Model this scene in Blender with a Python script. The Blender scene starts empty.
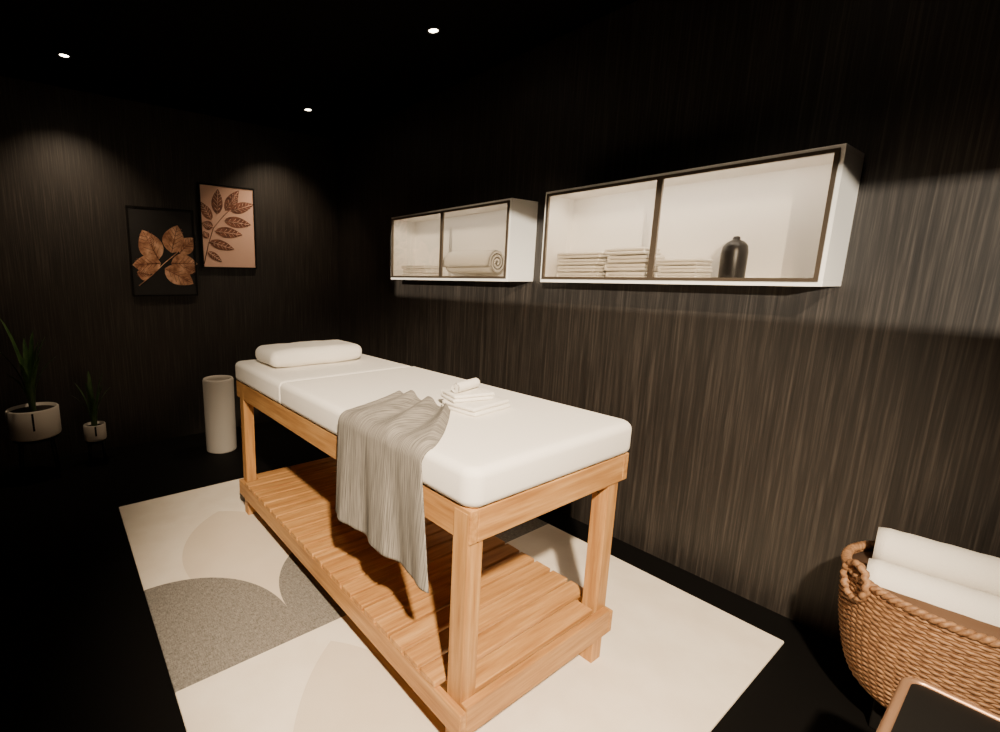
import numpy as np, bpy, bmesh, math, random
from mathutils import Vector, Matrix
random.seed(3)
H=1.4
f,cx,cy,p,yaw,roll=475.2,379.2,364.0,.1823,.6022,.007946
ax0,ax1,ay0,ay1,az0,az1=.838,1.603,.797,2.675,.710,.806
sx0,sx1,sy0,sy1,sz0,sz1=.825,1.56,.79,2.62,.134,.230
rx0,rx1,ry0,ry1=.2188,2.235,.4425,3.1
xf,W,cz0,cz1,ya,yb,yc,yd=2.197,2.429,1.377,1.841,.5059,1.664,1.889,3.048
sxa,sxb,sya,syb,zc,D=.2075,1.824,2.167,3.677,2.695,4.283
px0,px1,pz0,pz1,qx0,qx1,qz0,qz1=1.095,1.572,1.458,2.151,.5425,1.044,1.227,1.925
# ============ helpers ============
C=bpy.context.scene.collection
def link(o): C.objects.link(o); return o
def M(name,col=(.8,.8,.8),rough=.5,metal=0,bump=None,emit=None,spec=None):
    m=bpy.data.materials.new(name);m.use_nodes=True;nt=m.node_tree;b=nt.nodes['Principled BSDF']
    b.inputs['Base Color'].default_value=(*col,1);b.inputs['Roughness'].default_value=rough;b.inputs['Metallic'].default_value=metal
    if spec is not None:b.inputs['Specular IOR Level'].default_value=spec
    if emit: b.inputs['Emission Color'].default_value=(*emit[0],1);b.inputs['Emission Strength'].default_value=emit[1]
    if bump:
        n=noise(nt,bump[0],4);bp=nt.nodes.new('ShaderNodeBump');bp.inputs['Strength'].default_value=bump[1];bp.inputs['Distance'].default_value=bump[2]
        nt.links.new(n.outputs['Fac'],bp.inputs['Height']);nt.links.new(bp.outputs[0],b.inputs['Normal'])
    return m
def noise(nt,scale,detail=4,vec=(1,1,1)):
    g=nt.nodes.new('ShaderNodeNewGeometry');mp=nt.nodes.new('ShaderNodeMapping');mp.inputs['Scale'].default_value=vec
    n=nt.nodes.new('ShaderNodeTexNoise');n.inputs['Scale'].default_value=scale;n.inputs['Detail'].default_value=detail
    nt.links.new(g.outputs['Position'],mp.inputs[0]);nt.links.new(mp.outputs[0],n.inputs['Vector']);return n
def ramp(nt,src,stops):
    r=nt.nodes.new('ShaderNodeValToRGB');e=r.color_ramp.elements
    while len(e)<len(stops): e.new(.5)
    for i,(p,c) in enumerate(stops): e[i].position=p;e[i].color=(*c,1)
    nt.links.new(src,r.inputs[0]);return r
def streaky(name,vec,scale,stops,rough=.5,bstr=.15,detail=6,spec=.5):
    m=M(name,rough=rough,spec=spec);nt=m.node_tree;b=nt.nodes['Principled BSDF']
    n=noise(nt,scale,detail,vec);n.inputs['Roughness'].default_value=.65
    r=ramp(nt,n.outputs['Fac'],stops);nt.links.new(r.outputs[0],b.inputs['Base Color'])
    bp=nt.nodes.new('ShaderNodeBump');bp.inputs['Strength'].default_value=bstr;bp.inputs['Distance'].default_value=.002
    nt.links.new(n.outputs['Fac'],bp.inputs['Height']);nt.links.new(bp.outputs[0],b.inputs['Normal']);return m
def mk(name,bm,mat,smooth=False,parent=None):
    me=bpy.data.meshes.new(name);bm.normal_update();bm.to_mesh(me);bm.free()
    vs=[v.co for v in me.vertices];lo=Vector(map(min,zip(*vs)));hi=Vector(map(max,zip(*vs)));c=(lo+hi)/2
    me.transform(Matrix.Translation(-c))
    o=link(bpy.data.objects.new(name,me));o.location=c
    me.materials.append(mat)
    if smooth: me.polygons.foreach_set('use_smooth',[True]*len(me.polygons))
    return o
def box(name,lo,hi,mat,bev=0,seg=2,sub=0):
    bm=bmesh.new();bmesh.ops.create_cube(bm,size=1)
    for v in bm.verts: v.co=Vector([(a+b)/2+(b-a)*k for a,b,k in zip(lo,hi,v.co)])
    if bev: bmesh.ops.bevel(bm,geom=bm.edges[:],offset=bev,segments=seg,profile=.5,affect='EDGES')
    return mk(name,bm,mat,smooth=bool(bev and seg>2))
def cyl(name,c,r1,r2,z0,z1,mat,n=48,cap=True,smooth=True):
    bm=bmesh.new();bmesh.ops.create_cone(bm,cap_ends=cap,segments=n,radius1=r1,radius2=r2,depth=z1-z0)
    for v in bm.verts:v.co+=Vector((c[0],c[1],(z0+z1)/2))
    o=mk(name,bm,mat)
    for p in o.data.polygons:p.use_smooth=len(p.vertices)==4
    return o
def lathe(name,c,prof,mat,n=48):
    bm=bmesh.new();rings=[]
    for r,z in prof: rings.append([bm.verts.new((c[0]+r*math.cos(2*math.pi*i/n),c[1]+r*math.sin(2*math.pi*i/n),c[2]+z)) for i in range(n)])
    for a,b in zip(rings,rings[1:]):
        for i in range(n): bm.faces.new((a[i],a[(i+1)%n],b[(i+1)%n],b[i]))
    if prof[0][0]>1e-4: bm.faces.new(rings[0][::-1])
    if prof[-1][0]>1e-4: bm.faces.new(rings[-1])
    return mk(name,bm,mat,True)
def tube(name,pts,r,mat,closed=False,n=12,rf=None):
    bm=bmesh.new();pts=[Vector(p) for p in pts];N=len(pts);rings=[];up=Vector((0,0,1))
    prev=None
    for i,p in enumerate(pts):
        if closed: t=(pts[(i+1)%N]-pts[i-1]).normalized()
        else: t=(pts[min(i+1,N-1)]-pts[max(i-1,0)]).normalized()
        if prev is None:
            a=t.cross(up) if abs(t.z)<.9 else t.cross(Vector((1,0,0)))
        else: a=prev-t*prev.dot(t)
        a.normalize();prev=a;b=t.cross(a);rr=rf(i/(N-1)) if rf else r
        rings.append([bm.verts.new(p+(a*math.cos(k*2*math.pi/n)+b*math.sin(k*2*math.pi/n))*rr) for k in range(n)])
    R_=rings+([rings[0]] if closed else [])
    for a,b in zip(R_,R_[1:]):
        for i in range(n): bm.faces.new((a[i],a[(i+1)%n],b[(i+1)%n],b[i]))
    if not closed: bm.faces.new(rings[0][::-1]);bm.faces.new(rings[-1])
    return mk(name,bm,mat,True)
def group(name,parts,loc=None):
    e=link(bpy.data.objects.new(name,None));e.empty_display_size=.1
    if loc is None: loc=parts[0].location
    e.location=loc
    for p in parts:
        p.parent=e;p.matrix_parent_inverse=Matrix.Translation(-Vector(loc))
    return e
def join(name,obs):
    bm=bmesh.new();mats=[];me=bpy.data.meshes.new(name)
    for o in obs:
        k=len(bm.faces);t=o.data.copy();t.transform(Matrix.Translation(o.location))
        bm.from_mesh(t);bm.faces.ensure_lookup_table()
        m=o.data.materials[0]
        if m not in mats:mats.append(m)
        for f in bm.faces[k:]: f.material_index=mats.index(m)
        bpy.data.objects.remove(o)
    vs=[v.co for v in bm.verts];lo=Vector(map(min,zip(*vs)));hi=Vector(map(max,zip(*vs)));c=(lo+hi)/2
    for v in bm.verts:v.co-=c
    bm.to_mesh(me);bm.free()
    for m in mats: me.materials.append(m)
    o=link(bpy.data.objects.new(name,me));o.location=c;return o
# ============ materials ============
mWall=streaky('wall_veneer',(1,1,.02),120,[(.3,(.008,.0066,.0056)),(.5,(.02,.0165,.014)),(.76,(.068,.056,.047))],.5,.12)
mFloor=M('black_floor',(.003,.0027,.0025),.7,spec=.1)
mCeil=M('black_ceiling',(.004,.0033,.003),.8,spec=.05)
ws=[(.3,(.3,.13,.038)),(.5,(.46,.23,.075)),(.7,(.62,.35,.135))]
mWx=streaky('oak_x',(.06,1,1),45,ws,.5,.1)
mWy=streaky('oak_y',(1,.06,1),45,ws,.5,.1)
mWz=streaky('oak_z',(1,1,.06),45,ws,.5,.1)
mSheet=M('white_sheet',(.9,.86,.79),.85,bump=(60,.1,.003))
mTerry=M('white_terry',(.88,.84,.76),.95,bump=(350,.6,.004))
mGrey=streaky('grey_linen',(.03,1,.02),330,[(.4,(.13,.12,.105)),(.6,(.3,.275,.24))],.95,.4,2)
mLacq=M('cream_lacquer',(.88,.85,.8),.4)
mBronze=M('bronze_frame',(.09,.068,.048),.35,.5)
mBlack=M('black_ceramic',(.012,.011,.011),.35)
mBlackW=M('black_wood',(.006,.0055,.005),.6,spec=.2)
mPot=M('white_ceramic',(.62,.57,.5),.55)
mBin=M('bin_stone',(.66,.61,.54),.6,bump=(90,.2,.002))
mLeaf=streaky('leaf_green',(1,1,.2),60,[(.35,(.02,.06,.018)),(.7,(.09,.17,.045))],.4,.1)
mSoil=M('soil',(.02,.013,.008),.95,bump=(80,.8,.01))
mWick=streaky('wicker',(1,1,1),60,[(.35,(.17,.08,.035)),(.7,(.4,.215,.1))],.6,.3)
mWickD=M('wicker_inside',(.12,.06,.028),.8)
mCopper=M('copper_tube',(.6,.34,.2),.35,.7)
mGlow=M('downlight_glow',(1,1,1),emit=((1,.85,.65),25))
mRing=M('downlight_ring',(.02,.02,.02),.5)
mPaperD=M('print_black',(.012,.011,.011),.7)
mPaperP=M('print_peach',(.92,.58,.44),.8)
mGold=streaky('print_gold',(1,1,1),12,[(.35,(.3,.12,.06)),(.5,(.6,.3,.17)),(.65,(.85,.52,.33))],.5,0,3)
mBrown=streaky('print_brown',(1,1,1),28,[(.35,(.12,.04,.022)),(.65,(.36,.14,.085))],.7,0)
mg=bpy.data.materials.new('thin_glass');mg.use_nodes=True;nt=mg.node_tree;nt.nodes.clear()
o_=nt.nodes.new('ShaderNodeOutputMaterial');mx=nt.nodes.new('ShaderNodeMixShader');tr=nt.nodes.new('ShaderNodeBsdfTransparent');gl=nt.nodes.new('ShaderNodeBsdfGlossy')
gl.inputs['Roughness'].default_value=.02;tr.inputs[0].default_value=(.88,.85,.81,1);mx.inputs[0].default_value=.13
nt.links.new(tr.outputs[0],mx.inputs[1]);nt.links.new(gl.outputs[0],mx.inputs[2]);nt.links.new(mx.outputs[0],o_.inputs[0])
# rug
mRug=M('rug_print',rough=.95);nt=mRug.node_tree;b=nt.nodes['Principled BSDF']
geo=nt.nodes.new('ShaderNodeNewGeometry');sp=nt.nodes.new('ShaderNodeSeparateXYZ');nt.links.new(geo.outputs['Position'],sp.inputs[0])
def mth(op,a,b_=None):
    n=nt.nodes.new('ShaderNodeMath');n.operation=op
    for i,x in enumerate((a,b_)):
        if x is None:continue
        if isinstance(x,(int,float)):n.inputs[i].default_value=x
        else:nt.links.new(x,n.inputs[i])
    return n.outputs[0]
X,Y=sp.outputs[0],sp.outputs[1]
def disc(cx_,cy_,r_):
    d=mth('SQRT',mth('ADD',mth('POWER',mth('ABSOLUTE',mth('SUBTRACT',X,cx_)),2.0),mth('POWER',mth('ABSOLUTE',mth('SUBTRACT',Y,cy_)),2.0)))
    return mth('LESS_THAN',d,r_)
d12=mth('MAXIMUM',mth('MAXIMUM',disc(.245,1.7,.46),disc(1.165,1.7,.46)),disc(2.085,1.7,.46))
grey=mth('MULTIPLY',mth('MAXIMUM',d12,mth('LESS_THAN',Y,1.7)),mth('GREATER_THAN',Y,1.52))
petal=mth('MULTIPLY',disc(.705+.267,2.21,.567),disc(.705-.267,2.21,.567))
petal2=mth('MULTIPLY',disc(1.2,.7,.85),disc(.35,1.0,.6))
n1=noise(nt,6,3);n2=noise(nt,260,3,(.2,1,1));n3=noise(nt,260,3,(1,.2,1))
wv=mth('MULTIPLY',mth('ADD',n2.outputs['Fac'],n3.outputs['Fac']),.5)
base=ramp(nt,n1.outputs['Fac'],[(.35,(.85,.75,.61)),(.65,(.92,.83,.69))])
bei=nt.nodes.new('ShaderNodeRGB');bei.outputs[0].default_value=(.64,.53,.4,1)
gr=ramp(nt,wv,[(.38,(.13,.118,.1)),(.62,(.29,.265,.23))])
def mixc(f,a,c):
    n=nt.nodes.new('ShaderNodeMix');n.data_type='RGBA';nt.links.new(f,n.inputs[0]);nt.links.new(a,n.inputs[6]);nt.links.new(c,n.inputs[7]);return n.outputs[2]
pm=mth('MULTIPLY',mth('MAXIMUM',petal,petal2),.6)
c1=mixc(pm,base.outputs[0],bei.outputs[0]);c2=mixc(grey,c1,gr.outputs[0]);nt.links.new(c2,b.inputs['Base Color'])
bp=nt.nodes.new('ShaderNodeBump');bp.inputs['Strength'].default_value=.3;bp.inputs['Distance'].default_value=.003
nt.links.new(wv,bp.inputs['Height']);nt.links.new(bp.outputs[0],b.inputs['Normal'])
# ============ room ============
xl=-1.8;yf=-3.2;T=.12
sd=Vector((W-xl,2.9,-.75))
wz0,wz1=1.24-sd.z,1.74-sd.z
wy0,wy1=-.6-sd.y,3.3-sd.y
wy0=max(wy0,yf+.05)
box('floor',(xl-T,yf-T,-.1),(W+T,D+T,0),mFloor)
box('ceiling',(xl-T,yf-T,zc+.005),(W+T,D+T,zc+.12),mCeil)
box('wall_right',(W,yf-T,0),(W+T,D+T,zc),mWall)
box('wall_back',(xl-T,D,0),(W,D+T,zc),mWall)
box('wall_front',(xl-T,yf-T,0),(W,yf,zc),mWall)
lw=[box('a',(xl-T,yf,0),(xl,D,wz0),mWall),box('b',(xl-T,yf,wz1),(xl,D,zc),mWall),box('c',(xl-T,yf,wz0),(xl,wy0,wz1),mWall),box('d',(xl-T,wy1,wz0),(xl,D,wz1),mWall)]
join('wall_left',lw)
box('trim_1',(xl-.01,wy0-.02,wz0-.03),(xl+.02,wy1+.02,wz0),mBlackW)
box('area_rug',(rx0,ry0,0),(rx1,ry1,.012),mRug,.004)
# ============ massage table ============
P=[]
for i,(x,y) in enumerate([(sx0,sy0),(sx1-.07,sy0),(sx0,sy1-.07),(sx1-.07,sy1-.07)]):
    P.append(box('leg_%d'%(i+1),(x+.012,y+.012,.012),(x+.07,y+.07,az1-.01),mWz,.003))
P+= [box('apron_side_1',(ax0,ay0,az0),(ax0+.03,ay1,az1),mWy,.003),box('apron_side_2',(ax1-.03,ay0,az0),(ax1,ay1,az1),mWy,.003),
     box('apron_end_1',(ax0+.03,ay0,az0),(ax1-.03,ay0+.03,az1),mWx,.003),box('apron_end_2',(ax0+.03,ay1-.03,az0),(ax1-.03,ay1,az1),mWx,.003),
     box('deck',(ax0+.03,ay0+.03,az1-.03),(ax1-.03,ay1-.03,az1-.001),mWx)]
e=.012
P+= [box('shelf_rail_1',(sx0-e,sy0-e,sz0),(sx0+.012,sy1+e,sz1-.012),mWy,.003),box('shelf_rail_2',(sx1-.012,sy0-e,sz0),(sx1+e,sy1+e,sz1-.012),mWy,.003),
     box('shelf_end_1',(sx0+.012,sy0-e,sz0),(sx1-.012,sy0+.012,sz1),mWx,.003),box('shelf_end_2',(sx0+.012,sy1-.012,sz0),(sx1-.012,sy1+e,sz1-.012),mWx,.003)]
ns=23;st=(sy1-sy0-.02)/ns;sl=[]
for i in range(ns):
    y=sy0+.012+i*st;full=.07<y-sy0 and y+st<sy1-.07
    sl.append(box('s',(sx0-e if full else sx0+.072,y+.006,sz1-.012),(sx1+e if full else sx1-.072,y+st-.006,sz1+.008),mWx,.003))
P.append(join('shelf_slats',sl))
mt=az1+.115;ys=ay0+.645*(ay1-ay0)
def cushion(nm,y0,y1,top,seam):
    x0_,x1_=ax0-.012,ax1+.012;bm=bmesh.new();r=.028;rings=[]
    def outline(ins):
        pts=[];R_=lambda s:(.05 if abs(s-seam)>1e-4 else .012)
        for X_,Y_,a0 in ((x1_,y1,0),(x0_,y1,90),(x0_,y0,180),(x1_,y0,270)):
            rr=R_(Y_);c_=(X_+(-rr if X_==x1_ else rr),Y_+(-rr if Y_==y1 else rr));q=max(rr-ins,.0015)
            for k in range(9):
                a=math.radians(a0+k*90/8);pts.append((c_[0]+q*math.cos(a),c_[1]+q*math.sin(a)))
                if rr-ins<.0015:
                    d=ins-rr+.0015;pts[-1]=(pts[-1][0]+(-d if X_==x1_ else d),pts[-1][1]+(-d if Y_==y1 else d))
        return pts
    prof=[]
    for k in range(8):
        a=k/7*math.pi/2;prof.append((r*(1-math.sin(a)),az1+r*(1-math.cos(a))))
    for k in range(8):
        a=k/7*math.pi/2;prof.append((r*(1-math.cos(a)),top-r*(1-math.sin(a))))
    prof=[(r+.02,az1)]+prof+[(r+.02,top+.001)]
    for ins,z in prof: rings.append([bm.verts.new((x,y,z)) for x,y in outline(ins)])
    n=len(rings[0])
    for a,b_ in zip(rings,rings[1:]):
        for i in range(n): bm.faces.new((a[i],a[(i+1)%n],b_[(i+1)%n],b_[i]))
    bm.faces.new(rings[0][::-1]);bm.faces.new(rings[-1])
    o=mk(nm,bm,mSheet,True)
    for p_ in o.data.polygons:
        if len(p_.vertices)>4:p_.use_smooth=False
    return o
P.append(cushion('mattress_main',ay0-.012,ys,mt,ys));P.append(cushion('mattress_head',ys,ay1+.01,mt-.003,ys))
group('massage_table',P,Vector(((ax0+ax1)/2,(ay0+ay1)/2,0)))
# ============ soft goods ============
def spiral_roll(name,c,axis,L,r,mat,turns=3.5,th=None,gap=.44):
    th=th or r/(turns+.6)
    axis=Vector(axis).normalized();u=axis.cross(Vector((0,0,1))).normalized();w=Vector((0,0,1))
    c=Vector(c);N=int(turns*28);prof=[]
    for s in (0,1):
        seq=range(N+1) if s==0 else range(N,-1,-1)
        for i in seq:
            t=i/N;ang=t*turns*2*math.pi;rad=th*.35+(r-th*.5-th*.35)*t
            rr=rad+(th*gap if s==0 else -th*gap)
            prof.append((rr*math.cos(ang-math.pi/2),rr*math.sin(ang-math.pi/2)))
    bm=bmesh.new();K=17;rings=[]
    for k in range(K):
        q=(k/(K-1)-.5);sh=1-.1*max(0,(abs(q)*2-.86)/.14)**2
        wob=1+.015*math.sin(k*2.1)
        rings.append([bm.verts.new(c+axis*(q*L)+(u*x+w*y)*sh*wob) for x,y in prof])
    n=len(prof)
    for a,b_ in zip(rings,rings[1:]):
        for i in range(n): bm.faces.new((a[i],a[(i+1)%n],b_[(i+1)%n],b_[i]))
    for ring in (rings[0],rings[-1]):
        for i in range(N): 
            try: bm.faces.new((ring[i],ring[i+1],ring[2*N-i],ring[2*N+1-i]))
            except ValueError: pass
    return mk(name,bm,mat,True)
def folded(name,c,w,d,h,mat,layers=3,ang=0):
    bm=bmesh.new();lh=h/layers
    for l in range(layers):
        m=Matrix.Translation((random.uniform(-.003,.003),random.uniform(-.003,.003),(l+.5)*lh))@Matrix.Diagonal((w,d,lh*.93,1))
        r=bmesh.ops.create_cube(bm,size=1,matrix=m)
        es=list({e for v in r['verts'] for e in v.link_edges})
        bmesh.ops.bevel(bm,geom=es,offset=lh*.42,segments=4,profile=.5,affect='EDGES')
    r=bmesh.ops.create_cube(bm,size=1,matrix=Matrix.Translation((0,d/2,h/2))@Matrix.Diagonal((w*.985,h*.5,h*.96,1)))
    es=list({e for v in r['verts'] for e in v.link_edges})
    bmesh.ops.bevel(bm,geom=es,offset=h*.24,segments=4,profile=.5,affect='EDGES')
    bm.transform(Matrix.Translation(c)@Matrix.Rotation(ang,4,'Z'))
    return mk(name,bm,mat,True)
def cushionbox(name,c,w,d,h,mat,ang=0):
    bm=bmesh.new();bmesh.ops.create_cube(bm,size=1,matrix=Matrix.Diagonal((w,d,h,1)))
    bmesh.ops.bevel(bm,geom=bm.edges[:],offset=h*.42,segments=8,profile=.5,affect='EDGES')
    bmesh.ops.subdivide_edges(bm,edges=[e for e in bm.edges if e.calc_length()>.03],cuts=14,use_grid_fill=True)
    for v in bm.verts:
        x,y,z=v.co;q=(1-(2*abs(x)/w)**4*.16)*(1+.025*math.sin(x*26+y*9)+.015*math.sin(x*55-y*30))
        v.co.z=z*q;v.co.y*=1+.02*math.sin(x*19)
    lo=min(v.co.z for v in bm.verts)
    bm.transform(Matrix.Translation(Vector(c)-Vector((0,0,lo)))@Matrix.Rotation(ang,4,'Z'))
    return mk(name,bm,mat,True)
cushionbox('head_pillow',(1.185,2.42,mt-.0015),.56,.28,.1,mTerry)
folded('folded_face_towel',(1.27,ay1-.05,mt-.002),.26,.1,.07,mTerry,2)
# draped blanket
bm=bmesh.new();NU,NV=100,90
xe=ax0-.02;topx=ax0+.32;hang=.35;by0,by1=.965,1.43
rows=[]
for i in range(NU+1):
    s=i/NU;Ltop=topx-xe-.03;Lc=.06;Lt=Ltop+Lc+hang;q=s*Lt
    if q<Ltop: x=topx-q;z=mt+.005;onT=1
    elif q<Ltop+Lc:
        a=(q-Ltop)/Lc*math.pi/2;x=xe+.03-.042*math.sin(a);z=mt+.005-.042*(1-math.cos(a));onT=1-(q-Ltop)/Lc
    else: x=xe-.012;z=mt-.037-(q-Ltop-Lc);onT=0
    row=[]
    for j in range(NV+1):
        v=j/NV
        tp=max(0,1-q/Ltop)
        y0=by0+.26*tp**1.2;y1=by1+.1*tp
        y=y0+(y1-y0)*v
        f1=abs(math.sin(v*math.pi*3+tp*1.0+.5))**1.6;f2=.5+.5*math.sin(v*31+q*3)
        ed=min(1,min(v,1-v)*14)*min(1,s*30)
        zz=z+onT*ed*(.038*f1*(.3+.7*tp**.6)+.003*f2);xx=x
        dn=max(0,(q-Ltop-Lc)/hang)
        xx=x-(1-onT)*(.012*dn*(1+math.sin(v*math.pi*5+.6))+.003*math.sin(v*37)*dn)
        y-= .07*dn*(1-v)-.02*dn*v
        row.append(bm.verts.new((xx,y,zz)))
    rows.append(row)
for a,b_ in zip(rows,rows[1:]):
    for j in range(NV): bm.faces.new((a[j],b_[j],b_[j+1],a[j+1]))
dr=mk('draped_blanket',bm,mGrey,True);s_=dr.modifiers.new('s','SOLIDIFY');s_.thickness=.004;s_.offset=1
tx,ty=1.265,1.2
group('folded_hand_towels',[folded('towel_1',(tx,ty,mt+.001),.21,.15,.034,mTerry,2,.1),folded('towel_2',(tx-.02,ty+.03,mt+.035),.17,.1,.028,mTerry,2,-.25),
   spiral_roll('towel_3',(tx-.02,ty+.04,mt+.082),(1,.2,0),.14,.021,mTerry,2.5)],Vector((tx,ty,mt)))
# ============ cabinets ============
def cabinet(y0,y1,nm,en):
    t=.02;ps=[box('top',(xf,y0,cz1-t),(W-.001,y1,cz1),mLacq,.002),box('bottom',(xf,y0,cz0),(W-.001,y1,cz0+t),mLacq,.002),
      box('side_1',(xf,y0,cz0+t),(W-.001,y0+t,cz1-t),mLacq),box('side_2',(xf,y1-t,cz0+t),(W-.001,y1,cz1-t),mLacq),
      box('back',(W-.012,y0+t,cz0+t),(W-.001,y1-t,cz1-t),mLacq)]
    f=.013;ym=(y0+y1)/2;a,b_,c_,d_=y0+.012,y1-.012,cz0+.016,cz1-.012;x1,x2=xf-.008,xf+.006
    ps+=[box('frame_top',(x1,a,d_-f),(x2,b_,d_),mBronze),box('frame_bottom',(x1,a,c_),(x2,b_,c_+f),mBronze),box('frame_1',(x1,a,c_+f),(x2,a+f,d_-f),mBronze),
      box('frame_2',(x1,b_-f,c_+f),(x2,b_,d_-f),mBronze),box('frame_mid',(x1,ym-f*.9,c_+f),(x2,ym+f*.9,d_-f),mBronze),
      box('glass_1',(xf-.001,a+f,c_+f),(xf+.001,ym-f*.9,d_-f),mg),box('glass_2',(xf-.001,ym+f*.9,c_+f),(xf+.001,b_-f,d_-f),mg)]
    l=bpy.data.lights.new('led','AREA');l.shape='RECTANGLE';l.size=.04;l.size_y=(y1-y0)*.85;l.energy=en;l.color=(1,.91,.78)
    o=link(bpy.data.objects.new('led_strip',l));o.location=((xf+.035),ym,cz1-t-.004);o.rotation_euler=(0,math.radians(-20),0);ps.append(o)
    group(nm,ps,Vector(((xf+W)/2,ym,cz0)))
cabinet(ya,yb,'wall_cabinet',5.0);cabinet(yc,yd,'wall_cabinet.001',1.8)
zb=cz0+.021;xm=(xf+W)/2+.002;dp=W-xf-.05
def stack(nm,y,n,w=.16,h=.026):
    ps=[folded('towel_%d'%(i+1),(xm+random.uniform(-.01,.004),y+random.uniform(-.012,.012),zb+i*h),dp*.85,w*random.uniform(.9,1.03),h*.88,mTerry,2,0) for i in range(n)]
    return group(nm,ps,Vector((xm,y,zb)))
stack('folded_towel_stack',1.48,4,.23,.034);stack('folded_towel_stack.001',1.225,4,.19,.037);stack('folded_towel_stack.002',.99,3,.17,.03)
stack('folded_towel_stack.003',2.82,3,.28,.03)
spiral_roll('rolled_bath_towel',(xm,2.29,zb+.094),(0,1,0),.42,.091,mTerry,2.8,gap=.33)
lathe('ceramic_vase',(xm,.82,zb),[(.042,0),(.045,.01),(.046,.11),(.042,.135),(.028,.152),(.012,.16),(.014,.166),(.010,.172),(.001,.174)],mBlack)
# ============ posters ============
def leaf(bm,c,ang,L,w,y,fold=.25):
    n=12;ca,sa=math.cos(ang),math.sin(ang);pts=[]
    for i in range(n+1):
        t=i/n;hw=w*math.sin(math.pi*t**.8)**.85*.5 if 0<t<1 else 0;pts.append((t*L,hw,fold*w*math.sin(t*math.pi)))
    T_=lambda a,b_:(c[0]+a*ca-b_*sa,y,c[1]+a*sa+b_*ca)
    up=[bm.verts.new(T_(a,b_+k*.3)) for a,b_,k in pts];mi=[bm.verts.new(T_(a,k*.3)) for a,b_,k in pts];dn=[bm.verts.new(T_(a,-b_+k*.3)) for a,b_,k in pts]
    for i in range(n):
        for A,B in ((up,mi),(mi,dn)):
            try: bm.faces.new((A[i],A[i+1],B[i+1],B[i]))
            except ValueError: pass
def poster(nm,x0_,x1_,z0_,z1_,mp,ml,mv,leaves,stems):
    ps=[]
    f=.012;yy=D-.03
    ps.append(box('print',(x0_+f,yy+.008,z0_+f),(x1_-f,D-.002,z1_-f),mp))
    fr=[box('f',(x0_,yy,z0_),(x1_,D-.001,z0_+f),mBlackW),box('f',(x0_,yy,z1_-f),(x1_,D-.001,z1_),mBlackW),box('f',(x0_,yy,z0_+f),(x0_+f,D-.001,z1_-f),mBlackW),box('f',(x1_-f,yy,z0_+f),(x1_,D-.001,z1_-f),mBlackW)]
    ps.append(join('frame',fr));w,h=x1_-x0_,z1_-z0_
    bm=bmesh.new();vn=[]
    for k,(a,b_,ang,L,ww) in enumerate(leaves):
        c=(x0_+a*w,z1_-b_*h);an=math.radians(ang);leaf(bm,c,an,L*w,ww*w,yy+.0075-.0003*k,.1)
        ca,sa=math.cos(an),math.sin(an);yv=yy+.0073-.0003*k
        vn.append(tube('v',[(c[0]+ca*L*w*t,yv,c[1]+sa*L*w*t) for t in (0,.5,.93)],.0026,mv,n=5))
        for t in (.15,.3,.45,.6,.75):
            for sgn in (1,-1):
                a2=an+sgn*.8;b0=(c[0]+ca*L*w*t,c[1]+sa*L*w*t);l2=ww*w*.5*math.sin(math.pi*t**.8)
                vn.append(tube('v',[(b0[0],yv,b0[1]),(b0[0]+math.cos(a2)*l2,yv,b0[1]+math.sin(a2)*l2)],.0018,mv,n=4))
    ps.append(mk('leaf_art',bm,ml));ps.append(join('leaf_veins',vn))
    for i,s in enumerate(stems):
        ps.append(tube('stem_%d'%i,[(x0_+a*w,yy+.0065,z1_-b_*h) for a,b_ in s],.0035,ml,n=6))
    group(nm,ps,Vector(((x0_+x1_)/2,D,(z0_+z1_)/2)))
poster('framed_botanical_print',qx0,qx1,qz0,qz1,mPaperD,mGold,mBrown,
  [(.42,.58,115,.5,.36),(.62,.5,75,.46,.34),(.74,.5,45,.36,.26),(.45,.62,185,.42,.3),(.6,.62,0,.42,.3),(.5,.68,-30,.5,.32),(.28,.76,165,.2,.2),(.34,.46,100,.2,.16),(.8,.66,-20,.2,.2)],
  [[(.1,.88),(.3,.76),(.5,.62),(.7,.5),(.86,.32)]])
poster('framed_botanical_print.001',px0,px1,pz0,pz1,mPaperP,mBrown,mPaperP,
  [(.2,.42,120,.34,.17),(.3,.35,85,.44,.2),(.45,.3,55,.46,.19),(.55,.3,20,.46,.19),(.42,.42,-5,.5,.2),(.22,.5,165,.2,.16),(.25,.55,-5,.5,.19),(.14,.68,-15,.46,.17),(.12,.64,120,.14,.12),(.6,.25,80,.26,.14),(.1,.8,-35,.3,.12)],
  [[(.03,.95),(.12,.72),(.22,.52),(.42,.36),(.66,.2)]])
# ============ bin, plants ============
lathe('pedestal_bin',(1.04,3.78,0),[(.115,0),(.118,.01),(.118,.58),(.112,.594),(.102,.594),(.1,.57),(.1,.05),(0.0001,.05)],mBin)
def blade(bm,base,az,L,lean,w):
    n=14;p=Vector(base);d=Vector((math.cos(az),math.sin(az),0));side=Vector((-d.y,d.x,0));prev=None
    for i in range(n+1):
        t=i/n;th_=lean*t**1.3;hw=w*(.35+1.2*t)*(1-t)**.6 if t<1 else .0005
        hw=max(hw,.0005)
        q=[bm.verts.new(p+side*hw+d*(-hw*.3)),bm.verts.new(p),bm.verts.new(p-side*hw+d*(-hw*.3))]
        if prev:
            bm.faces.new((prev[0],prev[1],q[1],q[0]));bm.faces.new((prev[1],prev[2],q[2],q[1]))
        prev=q;p=p+(d*math.sin(th_)+Vector((0,0,1))*math.cos(th_))*L/n
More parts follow.
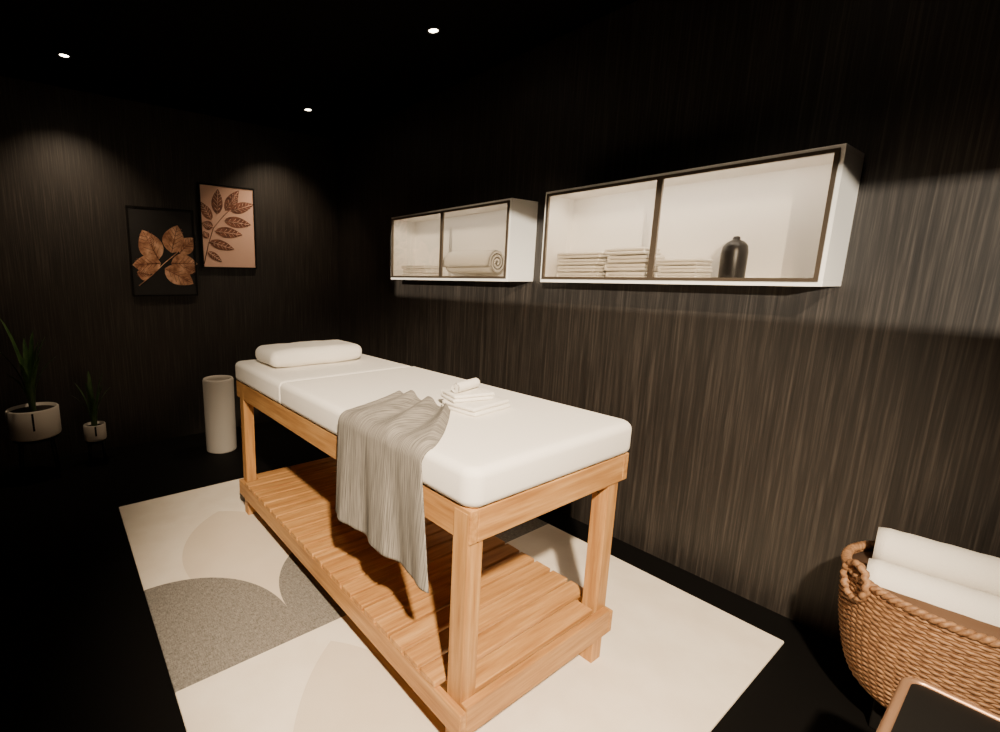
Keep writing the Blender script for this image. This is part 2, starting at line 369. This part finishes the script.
def planter(nm,c,r,h,zb_,blades):
    ps=[]
    ps.append(lathe('pot',(c[0],c[1],zb_),[(r*.9,0),(r*.98,.008),(r,.02),(r,h-.005),(r*.97,h),(r*.9,h),(r*.9,h-.025),(.0001,h-.025)],mPot))
    ps.append(cyl('soil',c,r*.89,r*.89,zb_+h-.03,zb_+h-.02,mSoil))
    ps.append(box('pot_slot',(c[0]-.006,c[1]-r-.003,zb_+h*.35),(c[0]+.006,c[1]-r+.01,zb_+h*.95),mBlackW))
    for k in range(4):
        a=math.pi/4+k*math.pi/2;ps.append(tube('stand_leg_%d'%(k+1),[(c[0]+r*1.0*math.cos(a),c[1]+r*1.0*math.sin(a),0),(c[0]+r*.8*math.cos(a),c[1]+r*.8*math.sin(a),zb_)],.01,mBlackW,n=8))
    ps.append(cyl('stand_plate',c,r*.88,r*.88,zb_-.018,zb_-.001,mBlackW))
    bm=bmesh.new()
    for az,L,lean in blades: blade(bm,(c[0]+.02*math.cos(az),c[1]+.02*math.sin(az),zb_+h-.025),az,L,lean,L*.06)
    ps.append(mk('leaves',bm,mLeaf,True))
    group(nm,ps,Vector((c[0],c[1],0)))
planter('potted_snake_plant',(-.174,3.93),.15,.2,.3,[(2.8,.66,.4),(3.3,.55,.9),(.2,.52,.5),(0,.42,1.0),(1.6,.5,.3),(4.5,.4,.9),(5.3,.42,.8),(2.1,.4,.3),(3.9,.35,1.2),(.9,.55,.3),(5.9,.5,.35)])
planter('potted_snake_plant.001',(.178,3.98),.072,.12,.19,[(2.8,.36,.6),(.1,.42,.45),(0,.32,.9),(1.6,.42,.2),(3.3,.3,1.0),(4.8,.28,.9),(5.6,.34,.6),(4.2,.36,.3)])
# ============ basket ============
bc=Vector((W-.29,.05,0));bz=.12;bh=.38;br=.257
def brad(t): return br*(.74+.34*t**.6-.08*t**3) 
ps=[];rows_=44;bm=bmesh.new()
for k in range(rows_):
    t=k/(rows_-1);R0=brad(t);z=bz+.012+t*(bh-.02);n=280;m=6;rings=[]
    for i in range(n):
        a=2*math.pi*i/n;rr=R0+.0026*math.sin(35*a+(k%2)*math.pi)
        rings.append([bm.verts.new((bc.x+(rr+.005*math.cos(2*math.pi*j/m))*math.cos(a),bc.y+(rr+.005*math.cos(2*math.pi*j/m))*math.sin(a),z+.005*math.sin(2*math.pi*j/m))) for j in range(m)])
    for i in range(n):
        A,B=rings[i],rings[(i+1)%n]
        for j in range(m): bm.faces.new((A[j],B[j],B[(j+1)%m],A[(j+1)%m]))
ps.append(mk('weave',bm,mWick,True))
ps.append(lathe('liner',(bc.x,bc.y,bz),[(.001,.012),(brad(0)-.02,.012)]+[(brad(t/8)-.006,.012+(bh-.03)*t/8) for t in range(9)],mWickD))
ps.append(lathe('base',(bc.x,bc.y,bz),[(brad(0)-.01,0),(brad(0)+.004,.006),(brad(0)-.01,.012)],mWick))
for s in (0,1):
    ps.append(tube('rim_braid_%d'%(s+1),[(bc.x+(brad(1)+.006*math.cos(48*a+s*math.pi))*math.cos(a),bc.y+(brad(1)+.006*math.cos(48*a+s*math.pi))*math.sin(a),bz+bh+.006*math.sin(48*a+s*math.pi)) for a in [2*math.pi*i/520 for i in range(520)]],.0078,mWick,closed=True,n=8))
for s,aa in enumerate((2.25,2.25+math.pi)):
    d=Vector((math.cos(aa),math.sin(aa),0));sd_=Vector((-d.y,d.x,0));hc=bc+d*(brad(1)+.008)+Vector((0,0,bz+bh-.015))
    ps.append(tube('handle_%d'%(s+1),[hc+sd_*.05*math.cos(a)+Vector((0,0,1))*.055*math.sin(a)+d*.004*math.sin(12*a) for a in [2*math.pi*i/60 for i in range(60)]],.009,mWick,closed=True,n=8))
group('wicker_basket',ps,Vector((bc.x,bc.y,bz)))
box('low_plinth',(bc.x-.12,bc.y-.12,0),(bc.x+.12,bc.y+.12,bz),mBlackW,.005)
tz=bz+bh
group('rolled_towels',[spiral_roll('towel_roll_1',(bc.x+.085,bc.y+.0,tz+.035),(-.12,1,0),.42,.072,mTerry,3),spiral_roll('towel_roll_2',(bc.x-.055,bc.y,tz-.025),(-.12,1,0),.4,.072,mTerry,3),
  spiral_roll('towel_roll_3',(bc.x+.06,bc.y,tz-.12),(-.12,1,0),.34,.07,mTerry,3)],Vector((bc.x,bc.y,tz)))
# ============ side table in the foreground ============
def rrect(x0_,x1_,y0_,y1_,r_,z):
    out=[]
    for cx_,cy_,a0 in ((x1_-r_,y1_-r_,0),(x0_+r_,y1_-r_,90),(x0_+r_,y0_+r_,180),(x1_-r_,y0_+r_,270)):
        for k in range(9):
            a=math.radians(a0+k*90/8);out.append((cx_+r_*math.cos(a),cy_+r_*math.sin(a),z))
    return out
sx_,sy_,sz_=1.585,.09,.478
loop=rrect(sx_-.45,sx_,sy_-.5,sy_,.03,sz_)
ps=[tube('rim',loop,.009,mCopper,closed=True)]
bm=bmesh.new();f_=bm.faces.new([bm.verts.new((x,y,z-.006)) for x,y,z in loop]);r_=bmesh.ops.extrude_face_region(bm,geom=[f_])
for v in r_['geom']:
    if isinstance(v,bmesh.types.BMVert): v.co.z+=.008
ps.append(mk('dark_glass_top',bm,mBlackW))
for i,(x,y) in enumerate([(sx_-.03,sy_-.03),(sx_-.42,sy_-.03),(sx_-.42,sy_-.47),(sx_-.03,sy_-.47)]):
    ps.append(tube('leg_%d'%(i+1),[(x,y,sz_-.01),(x,y,0)],.009,mCopper))
group('side_table',ps,Vector((sx_-.22,sy_-.25,0)))
# ============ lights ============
def aim(o,tgt): o.rotation_euler=(Vector(tgt)-o.location).to_track_quat('-Z','Y').to_euler()
def spot(nm,loc,tgt,e_,ang,bl,col,rad=.03):
    l=bpy.data.lights.new(nm,'SPOT');l.energy=e_;l.spot_size=math.radians(ang);l.spot_blend=bl;l.color=col;l.shadow_soft_size=rad
    o=link(bpy.data.objects.new(nm,l));o.location=loc;aim(o,tgt);return o
k=0
for x,y in [(sxa,syb),(sxb,syb),(sxb,sya),(sxa,sya),(sxb,2*sya-syb),(sxa,2*sya-syb)]:
    nm='ceiling_downlight'+('' if k==0 else '.%03d'%k)
    ps=[lathe('ring',(x,y,zc-.006),[(.026,.011),(.036,.011),(.036,0),(.028,0),(.026,.006)],mRing),cyl('lens',(x,y),.025,.025,zc-.001,zc+.004,mGlow,24)]
    if k<2: ps.append(spot('beam',(x,y,zc-.02),(x-.03,y+.4,zc-1),52,90,1,(1,.76,.52)))
    else: ps.append(spot('beam',(x,y,zc-.02),(x,y+.0001,0),10,95,.9,(1,.8,.58)))
    group(nm,ps,Vector((x,y,zc)));k+=1
spot('added_key_spot',(-.2,-.7,zc-.05),(1.5,1.2,.3),1350,60,.7,(1,.8,.57),.06)  # unseen spot added to light table, rug and lower wall; cone limited above
s=bpy.data.lights.new('sun','SUN');s.energy=7.0;s.angle=.01;s.color=(1,.88,.7)
so=link(bpy.data.objects.new('sun',s));so.rotation_euler=sd.to_track_quat('-Z','Y').to_euler()
w=bpy.data.worlds.new('world');bpy.context.scene.world=w;w.use_nodes=True;w.node_tree.nodes['Background'].inputs[0].default_value=(.9,.8,.7,1);w.node_tree.nodes['Background'].inputs[1].default_value=.1
# ============ camera ============
h_=np.array([np.sin(yaw),np.cos(yaw),0]);r_=np.array([np.cos(yaw),-np.sin(yaw),0]);z_=np.array([0,0,1.])
F=np.cos(p)*h_-np.sin(p)*z_;U=np.sin(p)*h_+np.cos(p)*z_
r2=np.cos(roll)*r_+np.sin(roll)*U;U2=-np.sin(roll)*r_+np.cos(roll)*U
cd=bpy.data.cameras.new('camera');cam=link(bpy.data.objects.new('camera',cd));cd.sensor_width=36;cd.lens=f*36/1000
cd.shift_x=-(cx-500)/1000;cd.shift_y=(cy-366)/1000;cd.clip_start=.02
m=Matrix((( r2[0],U2[0],-F[0],0),(r2[1],U2[1],-F[1],0),(r2[2],U2[2],-F[2],H),(0,0,0,1)));cam.matrix_world=m
bpy.context.scene.camera=cam
